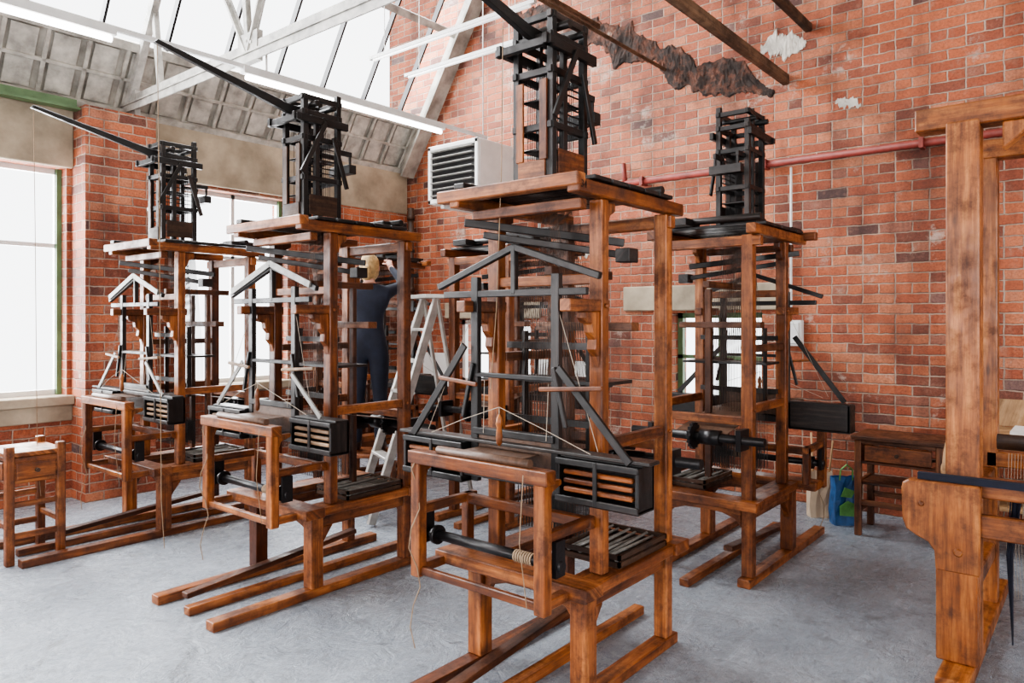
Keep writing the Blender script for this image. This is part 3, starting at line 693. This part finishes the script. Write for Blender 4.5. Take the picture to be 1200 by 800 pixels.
E = empty('display_board'); p = Part(); p.box(6.29, 6.33, 4.0, 4.85, .72, 1.12); p.box(6.29, 6.33, 6.15, 6.6, .75, 1.15); p.done('panel', 'sheet', E)

# stepladder
E = empty('stepladder'); p = Part()
b0 = Vector((3.62, 4.46, 0)); t0 = Vector((4.12, 4.24, 1.72)); run = (t0 - b0); horiz = Vector((run.x, run.y, 0)).normalized(); side = Vector((-horiz.y, horiz.x, 0))
for sgn in (-1, 1):
    a = b0 + side * .20 * sgn; b = t0 + side * .15 * sgn; p.bar(a + Vector((0, 0, .015)), b, .028, .075)
    c = b0 + horiz * .85 + side * .20 * sgn; p.bar(c + Vector((0, 0, .015)), b, .025, .03)
p.obox(Matrix.Translation(t0 + Vector((0, 0, .02))) @ Matrix.Rotation(math.atan2(horiz.y, horiz.x), 4, 'Z'), .22, .36, .03)
for i in range(1, 7):
    c = b0 + run * (i / 7); w_ = .40 - .10 * i / 7
    p.obox(Matrix.Translation(c) @ Matrix.Rotation(math.atan2(horiz.y, horiz.x), 4, 'Z'), .09, w_, .022)
a = b0 + horiz * .85 + (t0 - b0 - horiz * .85) * .3; p.bar(a - side * .19, a + side * .19, .02)
p.done('ladder_frame', 'alu', E, bevel=.003)

SX, SY, SZ = 3.98, 4.84, .44
FA = math.atan2(.635, .773)
E = empty('step_stool', (SX, SY, 0), FA - math.pi / 2); p = Part()
p.box(-.22, .22, -.16, .22, SZ - .03, SZ)
for x in (-.18, .18):
    for y in (-.12, .18): p.box(x - .022, x + .022, y - .022, y + .022, 0, SZ - .03)
    p.box(x - .015, x + .015, -.12, .18, .14, .18)
p.box(-.18, .18, -.135, -.105, .2, .24); p.done('stool_body', 'wood', E, bevel=.004)

# ------------------------------------------------------------------ woman
def skin_obj(name, verts, edges, roots, mats, parent, sub=2):
    me = bpy.data.meshes.new(name + '_src'); me.from_pydata([v[0] for v in verts], edges, [])
    o = bpy.data.objects.new(name + '_src', me); COL.objects.link(o)
    m = o.modifiers.new('skin', 'SKIN'); m.use_smooth_shade = True
    for i, v in enumerate(verts):
        sv = me.skin_vertices[0].data[i]; r = v[1]; sv.radius = r if isinstance(r, tuple) else (r, r); sv.use_root = i in roots
    o.modifiers.new('sub', 'SUBSURF').levels = sub; o.modifiers['sub'].render_levels = sub
    bpy.context.view_layer.update()
    dg = bpy.context.evaluated_depsgraph_get(); nm = bpy.data.meshes.new_from_object(o.evaluated_get(dg)); nm.name = name
    bpy.data.objects.remove(o); n = bpy.data.objects.new(name, nm); COL.objects.link(n); n.parent = parent
    nm.materials.clear()
    for k_ in mats: nm.materials.append(M[k_])
    for f in nm.polygons: f.use_smooth = True
    return n
W = empty('woman_standing', (SX, SY, SZ), FA - math.pi / 2)
V = [((0, 0, .93), (.155, .115)), ((0, .0, 1.06), (.125, .10)), ((0, .01, 1.20), (.145, .105)), ((0, 0, 1.33), (.12, .085)), ((0, .01, 1.41), (.052, .052)), ((0, .03, 1.48), (.045, .048)),
     ((-.155, .01, 1.345), .064), ((-.235, .15, 1.42), .046), ((-.20, .29, 1.52), .042), ((-.10, .40, 1.60), .028), ((-.085, .425, 1.63), .026),
     ((.155, .01, 1.345), .064), ((.245, .14, 1.40), .046), ((.235, .27, 1.46), .042), ((.13, .40, 1.57), .028), ((.11, .425, 1.60), .026),
     ((-.085, 0, .84), (.10, .105)), ((-.095, .012, .48), .066), ((-.10, -.01, .30), .060), ((-.10, -.02, .09), .05), ((-.105, .02, .045), (.045, .04)), ((-.11, .13, .035), (.042, .03)),
     ((.085, 0, .84), (.10, .105)), ((.095, .012, .48), .066), ((.10, -.01, .30), .060), ((.10, -.02, .09), .05), ((.105, .02, .045), (.045, .04)), ((.11, .13, .035), (.042, .03))]
Ed = [(0, 1), (1, 2), (2, 3), (3, 4), (4, 5), (3, 6), (6, 7), (7, 8), (8, 9), (9, 10), (3, 11), (11, 12), (12, 13), (13, 14), (14, 15), (0, 16), (16, 17), (17, 18), (18, 19), (19, 20), (20, 21), (0, 22), (22, 23), (23, 24), (24, 25), (25, 26), (26, 27)]
body = skin_obj('body', V, Ed, [0], ['navy', 'skin', 'shoe'], W, 2)
for f in body.data.polygons:
    c = f.center
    if c.z > 1.425 and abs(c.x) < .08 and c.y < .15: f.material_index = 1
    elif c.y > .385 and c.z > 1.4: f.material_index = 1
    elif c.z < .085: f.material_index = 2
mz = min(v.co.z for v in body.data.vertices)
W.location.z = SZ - mz
for sgn, wr in ((-1, Vector((-.085, .425, 1.63))), (1, Vector((.11, .425, 1.60)))):
    fw = Vector((-.25 * sgn, .55, .55)).normalized(); sd = Vector((1, .3 * sgn, -.1)); sd = (sd - fw * sd.dot(fw)).normalized(); nn = sd.cross(fw).normalized()
    if nn.z > 0: nn = -nn
    V = []; Ed = []; roots = []
    def chain(pts):
        b = len(V); roots.append(b)
        for i, (q, r) in enumerate(pts):
            V.append((tuple(q), r)); 
            if i: Ed.append((b + i - 1, b + i))
    chain([(wr - fw * .02, (.026, .022)), (wr + fw * .03, (.034, .017)), (wr + fw * .065, (.036, .015))])
    for k_, (o_, ln) in enumerate(((-.027, .062), (-.009, .072), (.009, .068), (.026, .052))):
        r0 = wr + fw * .06 + sd * o_
        chain([(r0, .0085), (r0 + fw * ln * .45 + nn * .006, .0082), (r0 + fw * ln * .75 + nn * .022, .0075), (r0 + fw * ln * .85 + nn * .042, .0065)])
    q = wr + fw * .02 - sd * .026 * sgn * 1.0
    chain([(q, .011), (q - sd * .022 * sgn + fw * .025 + nn * .01, .0095), (q - sd * .024 * sgn + fw * .05 + nn * .03, .008)])
    skin_obj('hand', V, Ed, roots, ['skin'], W, 1)
bm = bmesh.new(); bmesh.ops.create_uvsphere(bm, u_segments=32, v_segments=24, radius=1)
for v in bm.verts:
    c = v.co.copy(); x, y, z = c
    jaw = 1 - .28 * max(0, -z) * (1 if y > -.2 else .6)
    nx = x * .073 * jaw; nyy = y * .092 * (1 - .12 * max(0, -z)); nzz = z * .115
    if y > 0:
        nyy += .022 * math.exp(-((x / .16) ** 2 + ((z + .12) / .22) ** 2))
        nyy -= .008 * (math.exp(-(((x - .38) / .2) ** 2 + ((z - .08) / .14) ** 2)) + math.exp(-(((x + .38) / .2) ** 2 + ((z - .08) / .14) ** 2)))
        nyy += .006 * math.exp(-((x / .3) ** 2 + ((z + .5) / .09) ** 2)); nyy += .008 * math.exp(-((x / .3) ** 2 + ((z + .85) / .2) ** 2))
    v.co = (nx, nyy, nzz)
me = bpy.data.meshes.new('head'); bm.to_mesh(me); bm.free()
for f in me.polygons: f.use_smooth = True
hd = bpy.data.objects.new('head', me); COL.objects.link(hd); me.materials.append(M['skin']); hd.parent = W; hd.location = (0, .04, 1.555); hd.rotation_euler = (.12, 0, 0)
for sx_ in (-1, 1):
    bm = bmesh.new(); bmesh.ops.create_uvsphere(bm, u_segments=12, v_segments=10, radius=1)
    for v in bm.verts: v.co = (v.co.x * .010 + .006 * sx_ * abs(v.co.y), v.co.y * .018, v.co.z * .03)
    me = bpy.data.meshes.new('ear'); bm.to_mesh(me); bm.free(); o = bpy.data.objects.new('ear', me); COL.objects.link(o); me.materials.append(M['skin']); o.parent = W; o.location = (sx_ * .073, .04, 1.55)
    bm = bmesh.new(); bmesh.ops.create_uvsphere(bm, u_segments=10, v_segments=8, radius=.011)
    me = bpy.data.meshes.new('eye'); bm.to_mesh(me); bm.free(); o = bpy.data.objects.new('eye', me); COL.objects.link(o); me.materials.append(M['sheet']); o.parent = W; o.location = (sx_ * .03, .115, 1.57)
bm = bmesh.new(); bmesh.ops.create_uvsphere(bm, u_segments=40, v_segments=28, radius=1)
kill = []
for v in bm.verts:
    x, y, z = v.co
    if y > .45 and z < .55 or (z < -.45 and y > -.1) : kill.append(v)
bmesh.ops.delete(bm, geom=kill, context='VERTS')
for v in bm.verts:
    x, y, z = v.co; s = 1 + .025 * math.sin(22 * math.atan2(x, z + 2)) + .02 * math.sin(9 * x + 5 * y)
    v.co = (x * .083 * s, y * .104 * s, z * .124 * s - (.02 if z < -.3 and y < 0 else 0))
me = bpy.data.meshes.new('hair'); bm.to_mesh(me); bm.free()
for f in me.polygons: f.use_smooth = True
o = bpy.data.objects.new('hair', me); COL.objects.link(o); me.materials.append(M['hair']); o.parent = W; o.location = (0, .035, 1.563); o.rotation_euler = (.12, 0, 0)
o.modifiers.new('s', 'SOLIDIFY').thickness = .008
skin_obj('ponytail', [((0, -.055, 1.57), .03), ((0.0, -.085, 1.545), .036), ((.005, -.09, 1.49), .034), ((.005, -.085, 1.44), .02)], [(0, 1), (1, 2), (2, 3)], [0], ['hair'], W, 2)

# ------------------------------------------------------------------ light
wd = bpy.data.worlds.new('world'); scene.world = wd; wd.use_nodes = True
bg = wd.node_tree.nodes['Background']; bg.inputs[0].default_value = (.97, .985, 1, 1); bg.inputs[1].default_value = 4.0
def area(name, loc, dirv, sx, sy, power, col=(.97, .985, 1)):
    l = bpy.data.lights.new(name, 'AREA'); l.shape = 'RECTANGLE'; l.size = sx; l.size_y = sy; l.energy = power; l.color = col
    o = bpy.data.objects.new(name, l); COL.objects.link(o); o.location = loc
    o.rotation_euler = Vector(dirv).to_track_quat('-Z', 'Y').to_euler(); return o
my, mz_ = onroof(1.8, -.4)
o = area('skylight_daylight', (1.6, my + .1, mz_ + .1), (0, -uz, uy), 9.4, 2.4, 1250, (.96, .98, 1))
o.rotation_euler = Vector((0, ny, -abs(nz))).to_track_quat('-Z', 'X').to_euler()
o.data.size = 2.4; o.data.size_y = 9.4
for (a, b) in ((-2.3, -.3), (.3, 2.42), (3.45, 4.62)): area('window_daylight_and_fill', ((a + b) / 2, 7.5, 1.9), (0, -1, 0), b - a, 2, 105 * (b - a))  # the first lamp serves the added unseen window
for (a, b) in ((-2.5, 0), (1.0, 3.5), (4.2, 6.2)): area('window_daylight_and_fill', (X0 - .5, (a + b) / 2, 1.9), (1, 0, 0), b - a, 2, 42 * (b - a))  # fill lamps from behind, outside the added rear windows
for (a, b) in ((-2.5, 0), (.8, 3.2), (3.8, 5.8)): area('window_daylight_and_fill', ((a + b) / 2, Y0 - .5, 1.9), (0, 1, 0), b - a, 2, 34 * (b - a))  # weaker added fill through the other rear wall

# ------------------------------------------------------------------ camera
cam = bpy.data.cameras.new('camera'); co = bpy.data.objects.new('camera', cam); COL.objects.link(co)
co.location = (0, 0, 1.55); co.rotation_euler = (math.radians(90), 0, math.atan2(.635, .773) - math.pi / 2)
cam.sensor_width = 36; cam.lens = 36 * 851 / 1200; cam.shift_y = -25 / 1200; cam.clip_start = .05
scene.camera = co
scene.view_settings.view_transform = 'AgX'
scene.view_settings.look = 'AgX - Medium High Contrast'
